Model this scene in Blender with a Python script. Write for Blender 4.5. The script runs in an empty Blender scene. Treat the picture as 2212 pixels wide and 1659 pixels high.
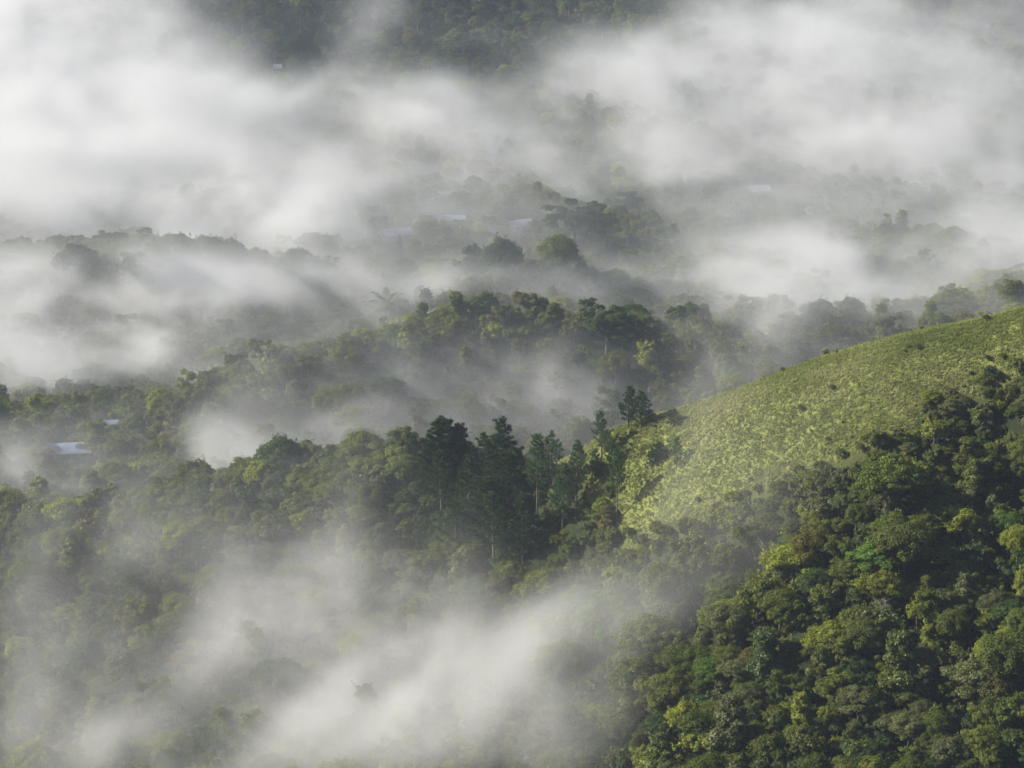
import bpy, math, random
import numpy as np
from mathutils import Vector, Matrix
R = math.radians
SC = bpy.context.scene
COL = SC.collection
rng = np.random.default_rng(7)

# ------------------------------------------------------------------ camera
CAM_Z, PITCH, HFOV = 345.0, 18.0, 20.0
cd = bpy.data.cameras.new("camera"); cam = bpy.data.objects.new("camera", cd); COL.objects.link(cam)
cam.location = (0, 0, CAM_Z); cam.rotation_euler = (R(90 - PITCH), 0, 0)
cd.angle = R(HFOV); cd.clip_start = 1.0; cd.clip_end = 9000
SC.camera = cam

# ------------------------------------------------------------------ light
SUN_EL = 31.0
SUN_AZ = (-0.98, 0.06)                     # ground direction from the scene to the sun
w = bpy.data.worlds.new("World"); SC.world = w; w.use_nodes = True
nt = w.node_tree; nt.nodes.clear()
wo = nt.nodes.new("ShaderNodeOutputWorld"); bg = nt.nodes.new("ShaderNodeBackground"); sky = nt.nodes.new("ShaderNodeTexSky")
sky.sky_type = 'NISHITA'; sky.sun_disc = False
sky.sun_elevation = R(SUN_EL); sky.sun_rotation = math.atan2(SUN_AZ[0], SUN_AZ[1])
sky.altitude = 900; sky.air_density = 1.0; sky.dust_density = 1.5
bg.inputs[1].default_value = 0.05
nt.links.new(sky.outputs[0], bg.inputs[0]); nt.links.new(bg.outputs[0], wo.inputs[0])
sd = bpy.data.lights.new("sun", 'SUN'); sun = bpy.data.objects.new("sun", sd); COL.objects.link(sun)
sd.energy = 5.0; sd.angle = R(0.53); sd.color = (1.0, 0.94, 0.83)
sv = Vector((SUN_AZ[0], SUN_AZ[1], 0)).normalized() * math.cos(R(SUN_EL)) + Vector((0, 0, math.sin(R(SUN_EL))))
sun.rotation_euler = sv.to_track_quat('Z', 'Y').to_euler()
SC.view_settings.view_transform = 'Standard'; SC.view_settings.look = 'None'
SC.view_settings.gamma = 1; SC.view_settings.exposure = 0.93

SC.render.engine = 'CYCLES'
cy = SC.cycles
cy.max_bounces = 6; cy.diffuse_bounces = 2; cy.glossy_bounces = 1; cy.transmission_bounces = 2
cy.transparent_max_bounces = 6; cy.volume_bounces = 3
cy.volume_step_rate = 2.0; cy.volume_max_steps = 512
cy.use_denoising = True; cy.denoiser = 'OPENIMAGEDENOISE'
cy.use_adaptive_sampling = True; cy.adaptive_threshold = 0.01
cy.caustics_reflective = False; cy.caustics_refractive = False

# ------------------------------------------------------------------ helpers
TH = 2 * math.tan(R(HFOV / 2)) / 2212.0
CP, SP = math.cos(R(PITCH)), math.sin(R(PITCH))
def ray(u, v):
    a = (np.asarray(u, float) - 1106) * TH; b = (829.5 - np.asarray(v, float)) * TH
    d = np.stack([a, CP + b * SP, -SP + b * CP], -1)
    return d / np.linalg.norm(d, axis=-1, keepdims=True)
def at(u, v, d):
    return np.array([0, 0, CAM_Z]) + ray(u, v) * d
def project(p):
    p = np.asarray(p, float); x, y, z = p[..., 0], p[..., 1], p[..., 2] - CAM_Z
    f = y * CP - z * SP; up = y * SP + z * CP
    return 1106 + x / f / TH, 829.5 - up / f / TH, f

def tag(o, label=None, cat=None, group=None, kind=None):
    if label: o["label"] = label
    if cat: o["category"] = cat
    if group: o["group"] = group
    if kind: o["kind"] = kind
    return o
def empty(name, loc, rz=0.0):
    o = bpy.data.objects.new(name, None); COL.objects.link(o); o.location = loc; o.rotation_euler = (0, 0, rz); o.empty_display_size = 0.5
    return o
def mesh_np(name, V, F, mats=(), attrs=None, mat_idx=None, smooth=False):
    """V (n,3); F list of index arrays, each (k,3) or (k,4)"""
    me = bpy.data.meshes.new(name)
    V = np.asarray(V, np.float32); F = [np.asarray(f, np.int32) for f in F if len(f)]
    loops = np.concatenate([f.ravel() for f in F]); tot = np.concatenate([np.full(len(f), f.shape[1], np.int32) for f in F])
    st = np.concatenate([[0], np.cumsum(tot)[:-1]]).astype(np.int32)
    me.vertices.add(len(V)); me.vertices.foreach_set("co", V.ravel())
    me.loops.add(len(loops)); me.loops.foreach_set("vertex_index", loops)
    me.polygons.add(len(tot)); me.polygons.foreach_set("loop_start", st); me.polygons.foreach_set("loop_total", tot)
    for m in mats: me.materials.append(m)
    if mat_idx is not None: me.polygons.foreach_set("material_index", np.asarray(mat_idx, np.int32))
    me.update(calc_edges=True)
    if smooth: me.polygons.foreach_set("use_smooth", np.ones(len(tot), bool))
    for k, (dom, ty, arr) in (attrs or {}).items():
        a = me.attributes.new(k, ty, dom)
        a.data.foreach_set("value" if ty == 'FLOAT' else ("vector" if ty == 'FLOAT_VECTOR' else "color"), np.asarray(arr, np.float32).ravel())
    return me
def link(name, me, parent=None, loc=None):
    o = bpy.data.objects.new(name, me); COL.objects.link(o)
    if parent: o.parent = parent
    if loc is not None: o.location = loc
    return o

def lattice_noise(P, seed, period=64):
    """smooth value noise; P (...,k) k = 2 or 3, in lattice units -> 0..1"""
    g = np.random.default_rng(seed).random((period,) * P.shape[-1]).astype(np.float32)
    I = np.floor(P).astype(np.int32); f = (P - I).astype(np.float32); f = f * f * (3 - 2 * f); I %= period; J = (I + 1) % period
    if P.shape[-1] == 2:
        x0, y0, x1, y1 = I[..., 0], I[..., 1], J[..., 0], J[..., 1]; fx, fy = f[..., 0], f[..., 1]
        return (g[x0, y0] * (1 - fx) + g[x1, y0] * fx) * (1 - fy) + (g[x0, y1] * (1 - fx) + g[x1, y1] * fx) * fy
    x0, y0, z0, x1, y1, z1 = I[..., 0], I[..., 1], I[..., 2], J[..., 0], J[..., 1], J[..., 2]; fx, fy, fz = f[..., 0], f[..., 1], f[..., 2]
    a = (g[x0, y0, z0] * (1 - fx) + g[x1, y0, z0] * fx) * (1 - fy) + (g[x0, y1, z0] * (1 - fx) + g[x1, y1, z0] * fx) * fy
    b = (g[x0, y0, z1] * (1 - fx) + g[x1, y0, z1] * fx) * (1 - fy) + (g[x0, y1, z1] * (1 - fx) + g[x1, y1, z1] * fx) * fy
    return a * (1 - fz) + b * fz
def fbm(P, seed, octs=4, gain=0.5, lac=2.03):
    s, amp, tot = 0, 1.0, 0
    for i in range(octs):
        s = s + amp * lattice_noise(P * lac ** i + 11.3 * i, seed + i); tot += amp; amp *= gain
    return s / tot

# ------------------------------------------------------------------ terrain
# (u, v, distance, canopy height above the ground) read off the photograph
CT = [
 # grass spur crest and its forested continuation
 (2500,590,578,0),(2212,665,585,0),(1950,722,590,0),(1700,800,597,0),(1500,880,607,0),(1300,948,622,0),(1200,985,640,2),
 (1040,975,662,9),(850,980,672,9),(600,990,682,9),(400,1045,692,9),(150,1085,702,9),(0,1092,706,9),(-300,1120,720,9),
 # grass foot
 (2212,840,569,0),(1900,975,571,0),(1600,1085,580,0),(1400,1170,592,0),(2500,800,562,0),
 # lower forest and gully
 (2212,1250,536,7),(1800,1300,536,7),(1500,1300,560,8),(1400,1130,596,3),(1280,1205,606,5),(1130,1290,612,8),(900,1180,640,8),(600,1220,652,8),(300,1260,664,8),(0,1260,676,8),(-300,1260,690,8),(2600,1250,520,7),
 (2212,1659,500,7),(1750,1659,504,7),(1300,1659,540,7),(1100,1500,575,8),(900,1659,570,8),(500,1659,598,8),(0,1659,625,8),(-300,1659,640,8),(2600,1659,480,7),
 # valley behind the spur and the middle knoll
 (1100,880,908,8),(1400,860,915,8),(1650,780,935,8),(1900,700,965,8),(2200,640,1000,8),(700,900,893,8),(300,960,865,8),(0,900,890,8),(-300,900,890,8),(2500,600,1010,8),
 (330,850,905,8),(450,800,905,9),(650,740,917,9),(850,702,932,9),(1100,684,942,9),(1300,676,944,9),(1450,712,940,9),(1600,740,946,9),
 # back ridge
 (0,640,1070,9),(400,640,1066,9),(900,640,1078,9),(1300,630,1082,9),(1700,600,1100,9),(2200,600,1090,9),
 (-200,545,1112,9),(0,548,1112,9),(200,548,1114,9),(430,528,1112,11),(650,565,1112,10),(880,592,1112,9),(1100,572,1116,9),(1250,552,1120,10),(1500,555,1128,9),(1800,530,1160,9),(2212,550,1140,9),(2500,550,1140,9),
]
P0 = []
CRESTS = {(2212,665):16,(1950,722):16,(1700,800):17,(1500,880):18,(1300,948):19,(1040,975):19,(600,990):17,(150,1085):17,(850,980):18,(400,1045):17,
          (450,800):15,(850,702):15,(1300,676):16,(650,740):15,(1100,684):15,(1500,700):14,(0,548):13,(430,528):13,(880,592):13,(1250,552):13,(1800,530):12}
FIT = {(2212,665):1.3,(1950,722):2.9,(1700,800):1.8,(1500,880):2.0,(1300,948):-.3,(1040,975):4.3,(850,980):5.6,(600,990):8.2,(400,1045):6.9,(150,1085):8.4,(0,1092):11.5,
       (450,800):5.9,(650,740):10.2,(850,702):10.8,(1100,684):4.6,(1300,676):8.8,(430,528):10.2,(880,592):10.6,(1250,552):17.0}
for u, v, d, h in CT:
    h = FIT.get((u, v), h); p = at(u, v, d); P0.append((p[0], p[1], p[2] - h))
    if (u, v) in CRESTS: P0.append((p[0], p[1] + 32, p[2] - h - CRESTS[(u, v)]))
# far valley, houses and the slopes beyond; hidden dips; the mountain the camera stands on
for x in (-420, -210, 0, 210, 420):
    P0 += [(x, 1215, 18), (x, 1320, 8), (x, 1420, 12), (x, 1520, 22), (x, 1640, 38), (x, 1800, 70), (x, 2100, 150), (x, 2600, 230)]
    P0 += [(x, 360, 100 if x > -100 else 60), (x, 240, 150), (x, 110, 235)]
for x in (-260, -130, 0, 120, 240): P0 += [(x, 1010, 34)]
for x in (-230, -120, -20, 60, 150): P0 += [(x, 770, 58 + max(0, x) * 0.12)]
P0 += [(-700, 600, 70), (-700, 1000, 70), (-800, 1500, 60), (700, 600, 190), (700, 1000, 110), (800, 1500, 60), (0, 0, 325), (-300, 0, 300), (300, 0, 300), (-800, 2200, 170), (800, 2200, 170)]
P0 = np.array(P0); S = 100.0
def tps(r): return np.where(r > 1e-9, r * r * np.log(np.maximum(r, 1e-9)), 0)
def solve():
    X = P0[:, :2] / S; n = len(X); D = np.linalg.norm(X[:, None] - X[None], axis=-1)
    K = tps(D) + np.eye(n) * 0.001; Q = np.c_[np.ones(n), X]
    A = np.block([[K, Q], [Q.T, np.zeros((3, 3))]])
    return X, np.linalg.solve(A, np.r_[P0[:, 2], 0, 0, 0])
RX, RW = solve()
def rbf(x, y):
    q = np.stack([np.ravel(x), np.ravel(y)], -1) / S; out = np.empty(len(q))
    for i in range(0, len(q), 20000):
        b = q[i:i + 20000]; D = np.linalg.norm(b[:, None] - RX[None], axis=-1)
        out[i:i + 20000] = tps(D) @ RW[:-3] + RW[-3] + b @ RW[-2:]
    return out.reshape(np.shape(x))
GX0, GX1, GY0, GY1, GS = -760.0, 760.0, -60.0, 2600.0, 5.0
gx = np.arange(GX0, GX1 + .1, GS); gy = np.arange(GY0, GY1 + .1, GS)
MX, MY = np.meshgrid(gx, gy, indexing='ij')
MZ = rbf(MX, MY)
MZ = MZ + (fbm(np.stack([MX, MY], -1) / 38.0, 5, 4) - 0.5) * 5.0
_w = np.clip((MY - 690) / 60, 0, 1) + 0.55 * np.clip((560 - MY) / 60, 0, 1) + 0.55 * np.clip((-40 - MX) / 50, 0, 1) * np.clip((690 - MY) / 60, 0, 1)
MZ = MZ - np.clip(_w, 0, 1) * (np.abs(fbm(np.stack([MX + MY * .7, MY - MX * .3], -1) / np.array([75.0, 130.0]), 6, 2) - 0.5) * -34 + 3.2)
_p = at(2160, 1030, 556)                       # hollow under the meadow at the right; dip and rib added to the slope to make shade
MZ = MZ - 10 * np.exp(-((MX - _p[0]) / 11) ** 2 - ((MY - _p[1]) / 22) ** 2) + 5 * np.exp(-((MX - _p[0] + 24) / 10) ** 2 - ((MY - _p[1]) / 24) ** 2)
MZ = np.minimum(MZ, np.where(MY < 450, CAM_Z - 25, 1e9))
def ground(x, y):
    fx = np.clip((np.asarray(x, float) - GX0) / GS, 0, len(gx) - 1.001); fy = np.clip((np.asarray(y, float) - GY0) / GS, 0, len(gy) - 1.001)
    i, j = fx.astype(int), fy.astype(int); a, b = fx - i, fy - j
    return (MZ[i, j] * (1 - a) + MZ[i + 1, j] * a) * (1 - b) + (MZ[i, j + 1] * (1 - a) + MZ[i + 1, j + 1] * a) * b
def hit(u, v, lift=0.0):
    """point of the ground (lifted) that the line of sight (u, v) meets"""
    dr = ray(u, v); t = np.arange(350, 2600, 1.0)
    P = np.array([0, 0, CAM_Z]) + dr * t[:, None]
    k = np.argmax(P[:, 2] < ground(P[:, 0], P[:, 1]) + lift)
    return P[k] if k else P[-1]

# ------------------------------------------------------------------ materials
def mat(name):
    m = bpy.data.materials.new(name); m.use_nodes = True; m.node_tree.nodes.clear()
    return m, m.node_tree.nodes, m.node_tree.links
def N(nodes, ty, **kw):
    n = nodes.new(ty)
    for k, v in kw.items():
        if k.startswith('i_'):
            key = k[2:]; n.inputs[int(key) if key.isdigit() else key].default_value = v
        else: setattr(n, k, v)
    return n
def mix_rgb(ns, ls, a, b, fac, mode='MIX'):
    n = ns.new("ShaderNodeMix"); n.data_type = 'RGBA'; n.blend_type = mode
    for s, x in ((6, a), (7, b), (0, fac)):
        if hasattr(x, 'is_linked'): ls.new(x, n.inputs[s])
        else: n.inputs[s].default_value = x if s == 0 or len(x) == 4 else (*x, 1)
    return n.outputs[2]
def foliage_material(name, translucency=0.28, gloss=0.010, rough=0.55, tint_src='INSTANCER', fixed=None):
    m, ns, ls = mat(name)
    out = ns.new("ShaderNodeOutputMaterial")
    if fixed is None:
        ta = N(ns, "ShaderNodeAttribute", attribute_name="tint", attribute_type=tint_src); base = ta.outputs["Color"]
    else:
        rg = ns.new("ShaderNodeRGB"); rg.outputs[0].default_value = (*fixed, 1); base = rg.outputs[0]
    lv = N(ns, "ShaderNodeAttribute", attribute_name="leaf", attribute_type='GEOMETRY')
    mr = N(ns, "ShaderNodeMapRange"); mr.inputs[3].default_value = 0.55; mr.inputs[4].default_value = 1.55
    ls.new(lv.outputs["Fac"], mr.inputs[0])
    vm = N(ns, "ShaderNodeVectorMath", operation='SCALE'); ls.new(base, vm.inputs[0]); ls.new(mr.outputs[0], vm.inputs["Scale"])
    # some leaves yellower
    hs = N(ns, "ShaderNodeHueSaturation"); mh = N(ns, "ShaderNodeMapRange"); mh.inputs[3].default_value = 0.515; mh.inputs[4].default_value = 0.485
    ls.new(lv.outputs["Fac"], mh.inputs[0]); ls.new(mh.outputs[0], hs.inputs["Hue"]); ls.new(vm.outputs[0], hs.inputs["Color"])
    di = ns.new("ShaderNodeBsdfDiffuse"); tr = ns.new("ShaderNodeBsdfTranslucent"); gl = ns.new("ShaderNodeBsdfGlossy")
    gl.inputs["Roughness"].default_value = rough; gl.inputs["Color"].default_value = (1, 1, 1, 1)
    ls.new(hs.outputs[0], di.inputs[0])
    tc = mix_rgb(ns, ls, hs.outputs[0], (1.25, 1.35, 0.55), 1.0, 'MULTIPLY'); ls.new(tc, tr.inputs[0])
    m1 = ns.new("ShaderNodeMixShader"); m1.inputs[0].default_value = translucency
    ls.new(di.outputs[0], m1.inputs[1]); ls.new(tr.outputs[0], m1.inputs[2])
    m2 = ns.new("ShaderNodeMixShader"); m2.inputs[0].default_value = gloss
    ls.new(m1.outputs[0], m2.inputs[1]); ls.new(gl.outputs[0], m2.inputs[2]); ls.new(m2.outputs[0], out.inputs[0])
    return m
def simple_material(name, col, rough=0.8, noise=0.0, scale=1.0, col2=None, metallic=0.0):
    m, ns, ls = mat(name); out = ns.new("ShaderNodeOutputMaterial"); p = ns.new("ShaderNodeBsdfPrincipled")
    p.inputs["Roughness"].default_value = rough; p.inputs["Metallic"].default_value = metallic; p.inputs["Base Color"].default_value = (*col, 1)
    if col2 is not None:
        tc = ns.new("ShaderNodeTexCoord"); nz = ns.new("ShaderNodeTexNoise"); nz.inputs["Scale"].default_value = scale; nz.inputs["Detail"].default_value = 6
        ls.new(tc.outputs["Object"], nz.inputs["Vector"]); rp = ns.new("ShaderNodeValToRGB")
        rp.color_ramp.elements[0].position = 0.35; rp.color_ramp.elements[0].color = (*col, 1); rp.color_ramp.elements[1].position = 0.65; rp.color_ramp.elements[1].color = (*col2, 1)
        ls.new(nz.outputs["Fac"], rp.inputs[0]); ls.new(rp.outputs[0], p.inputs["Base Color"])
    ls.new(p.outputs[0], out.inputs[0]); return m
M_LEAF = foliage_material("foliage")
M_GLOSSY = foliage_material("glossy_foliage", 0.26, 0.022, 0.5)
M_BARK = simple_material("bark", (0.07, 0.06, 0.045), 0.9, scale=1.5, col2=(0.13, 0.115, 0.095))
M_PALEBARK = simple_material("pale_bark", (0.14, 0.125, 0.105), 0.9, scale=1.5, col2=(0.27, 0.25, 0.22))
M_NEEDLE = foliage_material("pine_needles", 0.2, 0.012, 0.5)
M_PALM = foliage_material("palm_frond", 0.2, 0.035, 0.45)

# ground material: undergrowth green-brown, grass colour where the meadow is
m_ground, ns, ls = mat("ground_cover")
out = ns.new("ShaderNodeOutputMaterial"); df = ns.new("ShaderNodeBsdfPrincipled"); df.inputs["Roughness"].default_value = 0.95; df.inputs["Specular IOR Level"].default_value = 0.1
tc = ns.new("ShaderNodeTexCoord"); nz = ns.new("ShaderNodeTexNoise"); nz.inputs["Scale"].default_value = 0.25; nz.inputs["Detail"].default_value = 10; nz.inputs["Roughness"].default_value = 0.7
ls.new(tc.outputs["Object"], nz.inputs["Vector"])
r1 = ns.new("ShaderNodeValToRGB"); r1.color_ramp.elements[0].position = 0.35; r1.color_ramp.elements[0].color = (0.012, 0.016, 0.008, 1); r1.color_ramp.elements[1].position = 0.7; r1.color_ramp.elements[1].color = (0.03, 0.042, 0.014, 1)
r2 = ns.new("ShaderNodeValToRGB"); r2.color_ramp.elements[0].position = 0.35; r2.color_ramp.elements[0].color = (0.13, 0.15, 0.035, 1); r2.color_ramp.elements[1].position = 0.7; r2.color_ramp.elements[1].color = (0.22, 0.23, 0.07, 1)
ls.new(nz.outputs["Fac"], r1.inputs[0]); ls.new(nz.outputs["Fac"], r2.inputs[0])
ga = N(ns, "ShaderNodeAttribute", attribute_name="meadow", attribute_type='GEOMETRY')
ls.new(mix_rgb(ns, ls, r1.outputs[0], r2.outputs[0], ga.outputs["Fac"]), df.inputs["Base Color"])
bp = ns.new("ShaderNodeBump"); bp.inputs["Strength"].default_value = 0.6; bp.inputs["Distance"].default_value = 1.0; ls.new(nz.outputs["Fac"], bp.inputs["Height"]); ls.new(bp.outputs[0], df.inputs["Normal"])
ls.new(df.outputs[0], out.inputs[0])

# meadow outline on the ground: near edge from the photo, far edge over the crest
near_edge = [(2330,800),(2212,815),(2100,835),(2020,890),(1950,950),(1830,985),(1700,1040),(1600,1080),(1520,1120),(1420,1175),(1350,1190),(1330,1120),(1300,1060),(1235,1030),(1150,1040),(1100,1030),(1110,1005)]
poly = [hit(u, v)[:2] for u, v in near_edge]
crest = [(1150,1000),(1200,982),(1300,950),(1500,882),(1700,803),(1950,726),(2212,669),(2330,640)]
for u, v in crest:
    d = at(u, v, np.interp(u, [1200, 1300, 1500, 1700, 1950, 2212], [640, 622, 607, 597, 590, 585])); poly.append(np.array([d[0] * 1.0, d[1] + 34]))
poly = np.array(poly)
def in_poly(x, y, pg):
    x = np.asarray(x, float); y = np.asarray(y, float); c = np.zeros(x.shape, bool); n = len(pg)
    for i in range(n):
        x0, y0 = pg[i]; x1, y1 = pg[i - 1]
        s = ((y0 > y) != (y1 > y)) & (x < (x1 - x0) * (y - y0) / (y1 - y0 + 1e-12) + x0); c ^= s
    return c
def poly_dist(x, y, pg):
    d = np.full(np.shape(x), 1e9)
    for i in range(len(pg)):
        a, b = pg[i - 1], pg[i]; ab = b - a; t = np.clip(((x - a[0]) * ab[0] + (y - a[1]) * ab[1]) / (ab @ ab + 1e-9), 0, 1)
        d = np.minimum(d, np.hypot(x - a[0] - t * ab[0], y - a[1] - t * ab[1]))
    return d
def meadow_sd(x, y):
    d = poly_dist(x, y, poly); return np.where(in_poly(x, y, poly), d, -d)
idx = np.arange(MX.size).reshape(MX.shape)
F = np.stack([idx[:-1, :-1].ravel(), idx[1:, :-1].ravel(), idx[1:, 1:].ravel(), idx[:-1, 1:].ravel()], -1)
sdv = meadow_sd(MX.ravel(), MY.ravel())
gm = mesh_np("ground", np.stack([MX.ravel(), MY.ravel(), MZ.ravel()], -1), [F], [m_ground], {"meadow": ('POINT', 'FLOAT', np.clip(sdv / 5 + 0.5, 0, 1))}, smooth=True)
tag(link("ground", gm), "rolling ground of the misty hills and valleys under the forest and meadow", kind="structure")

# ------------------------------------------------------------------ plant meshes
def unit(v): return v / (np.linalg.norm(v, axis=-1, keepdims=True) + 1e-9)
def leaf_quads(C, Nn, size, aspect=0.6, r=None):
    """one rhombic leaf cluster per centre C with normal Nn"""
    r = r or rng; n = len(C)
    t = unit(np.cross(Nn, r.normal(size=(n, 3)))); b = np.cross(Nn, t); s = np.asarray(size).reshape(-1, 1) * np.ones((n, 1))
    bend = Nn * s * 0.18
    V = np.stack([C - t * s - bend, C - b * s * aspect, C + t * s - bend, C + b * s * aspect], 1).reshape(-1, 3)
    return V, np.arange(4 * n).reshape(-1, 4)
def tube(pts, rad, sides=6):
    pts = np.asarray(pts, float); rad = np.asarray(rad, float); n = len(pts)
    tan = unit(np.gradient(pts, axis=0)); ref = np.where(np.abs(tan[:, 2:3]) > 0.9, [[1.0, 0, 0]], [[0, 0, 1.0]])
    a = unit(np.cross(tan, ref)); b = np.cross(tan, a); th = np.linspace(0, 2 * math.pi, sides, endpoint=False)
    V = (pts[:, None] + rad[:, None, None] * (a[:, None] * np.cos(th)[None, :, None] + b[:, None] * np.sin(th)[None, :, None])).reshape(-1, 3)
    i = np.arange(n - 1)[:, None] * sides; j = np.arange(sides)[None]; k = (j + 1) % sides
    return V, np.stack([i + j, i + k, i + sides + k, i + sides + j], -1).reshape(-1, 4)
class Bld:
    def __init__(s): s.V = []; s.F = {3: [], 4: []}; s.n = 0; s.L = {3: [], 4: []}
    def add(s, V, F, leaf=0.5):
        F = np.asarray(F) + s.n; k = F.shape[1]; s.V.append(V); s.F[k].append(F); s.L[k].append(np.ones(len(F)) * leaf); s.n += len(V)
    def mesh(s, name, mats, smooth=False):
        Fs = [np.concatenate(s.F[k]) for k in (3, 4) if s.F[k]]; L = np.concatenate([np.concatenate(s.L[k]) for k in (3, 4) if s.F[k]])
        return mesh_np(name, np.concatenate(s.V), Fs, mats, {"leaf": ('FACE', 'FLOAT', L)}, smooth=smooth)
def lobes_to_leaves(b, C, Rr, r, per, size, up=0.45, rand=0.5, flat=0.75, cut=-0.6, aspect=0.6):
    for c, rr in zip(C, Rr):
        n = int(per * (rr / 1.3) ** 2); d = unit(r.normal(size=(n * 2, 3))); d = d[d[:, 2] > cut][:n]; n = len(d)
        # uneven lobe: sprays reach out in a few directions, thin between them
        k = unit(r.normal(size=(9, 3)) + [0, 0, .25]); kk = d @ k.T; bump = np.max(kk, axis=1) ** 5; amp = r.uniform(.25, .65, 9)[np.argmax(kk, axis=1)]
        rad = rr * (0.62 + amp * bump + r.normal(0, 0.13, n)); st = np.array([r.uniform(.8, 1.3), r.uniform(.8, 1.3), flat * r.uniform(.75, 1.2)])
        P = c + d * rad[:, None] * st
        keep = bump > r.uniform(0, .32, n); P, d, bump = P[keep], d[keep], bump[keep]; n = len(P)
        Nn = unit(d + np.array([0, 0, up]) + r.normal(0, rand, (n, 3)))
        V, F = leaf_quads(P, Nn, size * r.uniform(0.6, 1.4, n), aspect, r)
        b.add(V, F, np.clip(r.normal(0.45, 0.24, n) + 0.15 * (bump - .5), 0, 1) + (r.random() - .5) * 0.25)
def trunk_mesh(name, r, h, lobes, base_r=0.22, lean=0.6, m=None):
    b = Bld(); top = np.array([r.normal(0, lean), r.normal(0, lean), h])
    P = [np.array([0, 0, -1.2])] + [top * t + np.append(r.normal(0, .12, 2), 0) for t in (0.25, 0.5, 0.75)] + [top]
    b.add(*tube(P, [base_r * 1.3, base_r, base_r * .85, base_r * .7, base_r * .35]))
    for c in lobes:
        s = top * r.uniform(0.45, 0.85); mid = (s + c) / 2 + np.array([0, 0, -0.25]) + r.normal(0, .15, 3)
        b.add(*tube([s, mid, c], [base_r * .45, base_r * .3, base_r * .08], 5))
    return b.mesh(name, [m or M_BARK], smooth=True)
TREES = []   # (crown mesh, trunk mesh, shape word, height, radius)
def broadleaf(seed, shape, h, rad, nl, per=330, size=0.27, gl=False, pale=False, flat=0.75):
    nl = int(nl * 1.9); size *= .66; per = int(per * 2.5)
    r = np.random.default_rng(seed); b = Bld()
    C, Q = [], []
    for i in range(nl):
        a = i * 2.4 + r.uniform(-.5, .5); t = (i + .5) / nl
        if shape == 'rounded':      e = math.acos(1 - 1.15 * t); q = np.array([math.cos(a) * math.sin(e) * rad * .72, math.sin(a) * math.sin(e) * rad * .72, h * .62 + math.cos(e) * h * .3])
        elif shape == 'spreading':  q = np.array([math.cos(a) * rad * .88 * math.sqrt(t), math.sin(a) * rad * .88 * math.sqrt(t), h * (.92 - .28 * t) + r.normal(0, .25)])
        elif shape == 'tall':       q = np.array([math.cos(a) * rad * .62 * t ** .35 * r.uniform(.6, 1.1), math.sin(a) * rad * .62 * t ** .35 * r.uniform(.5, 1.1), h * (.96 - .66 * t) + r.normal(0, .3)])
        elif shape == 'ragged':     q = np.array([r.normal(0, rad * .45), r.normal(0, rad * .45), h * r.uniform(.42, .95)])
        elif shape == 'mound':      e = math.acos(1 - 1.0 * t); q = np.array([math.cos(a) * math.sin(e) * rad * .8, math.sin(a) * math.sin(e) * rad * .8, h * .25 + math.cos(e) * h * .5])
        C.append(q); Q.append(rad * r.uniform(.16, .34) * (1.0 if shape != 'tall' else .9 + .5 * t))
    lobes_to_leaves(b, C, Q, r, per, size, flat=flat)
    # loose leading shoots for an uneven outline
    k = 26; d = unit(r.normal(size=(k, 3)) * [1, 1, .6] + [0, 0, .6]); cc = np.array(C)[r.integers(0, nl, k)]
    for j in range(k):
        L = r.uniform(.9, 1.7); tt = r.uniform(.2, 1, 14)[:, None]; P = cc[j] + d[j] * (Q[0] * .8 + L * tt) + r.normal(0, .16, (14, 3))
        V, F = leaf_quads(P, unit(r.normal(size=(14, 3)) + [0, 0, .8]), size * .9, .6, r); b.add(V, F, r.uniform(.4, .9))
    cm = b.mesh("crown", [M_GLOSSY if gl else M_LEAF])
    tm = trunk_mesh("trunk", r, h * .7, [C[i] for i in range(0, nl, 2)], 0.13 + rad * .016, m=M_PALEBARK if pale else M_BARK)
    TREES.append((cm, tm, shape, h, rad))
broadleaf(1, 'rounded', 9.5, 4.2, 17)
broadleaf(2, 'spreading', 9.0, 5.2, 24, flat=0.5, pale=True)
broadleaf(3, 'tall', 12.0, 3.4, 16, gl=True)
broadleaf(4, 'ragged', 10.0, 4.4, 16, pale=True)
broadleaf(5, 'rounded', 8.0, 3.5, 13, gl=True, size=.33, per=260)
broadleaf(6, 'spreading', 8.0, 4.4, 18, size=.2, per=480, flat=.45)
broadleaf(7, 'ragged', 8.5, 3.8, 13, size=.34, per=250, gl=True)
broadleaf(8, 'tall', 9.5, 3.0, 12, size=.22, per=420)
broadleaf(9, 'rounded', 10.5, 4.8, 22, size=.21, per=430)
broadleaf(10, 'mound', 4.5, 3.4, 12, size=.24)
broadleaf(11, 'mound', 3.4, 2.6, 9, size=.3, gl=True)
broadleaf(12, 'ragged', 11.5, 3.6, 14, pale=True)

def umbrella(seed, h, rad):
    r = np.random.default_rng(seed); b = Bld(); C, Q = [], []
    for i in range(30):
        a = i * 2.4 + r.uniform(-.4, .4); t = math.sqrt((i + .5) / 30); tier = r.choice([0, .1, .22]); C.append(np.array([math.cos(a) * rad * t * .95, math.sin(a) * rad * t * .95, h * (.95 - tier - .12 * t * t)])); Q.append(rad * r.uniform(.14, .24))
    lobes_to_leaves(b, C, Q, r, 620, .2, flat=.42, cut=-.4); cm = b.mesh("crown", [M_LEAF])
    tb = Bld(); tb.add(*tube([(0, 0, -1.5), (.2, 0, h * .3), (0, .2, h * .6)], [.5, .4, .32], 7))
    for c in C[::2]: m_ = np.array([c[0] * .5, c[1] * .5, h * .72]); tb.add(*tube([(0, .2, h * .5), m_, c], [.22, .14, .05], 5))
    return cm, tb.mesh("trunk", [M_BARK], smooth=True), 'umbrella', h, rad
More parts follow.
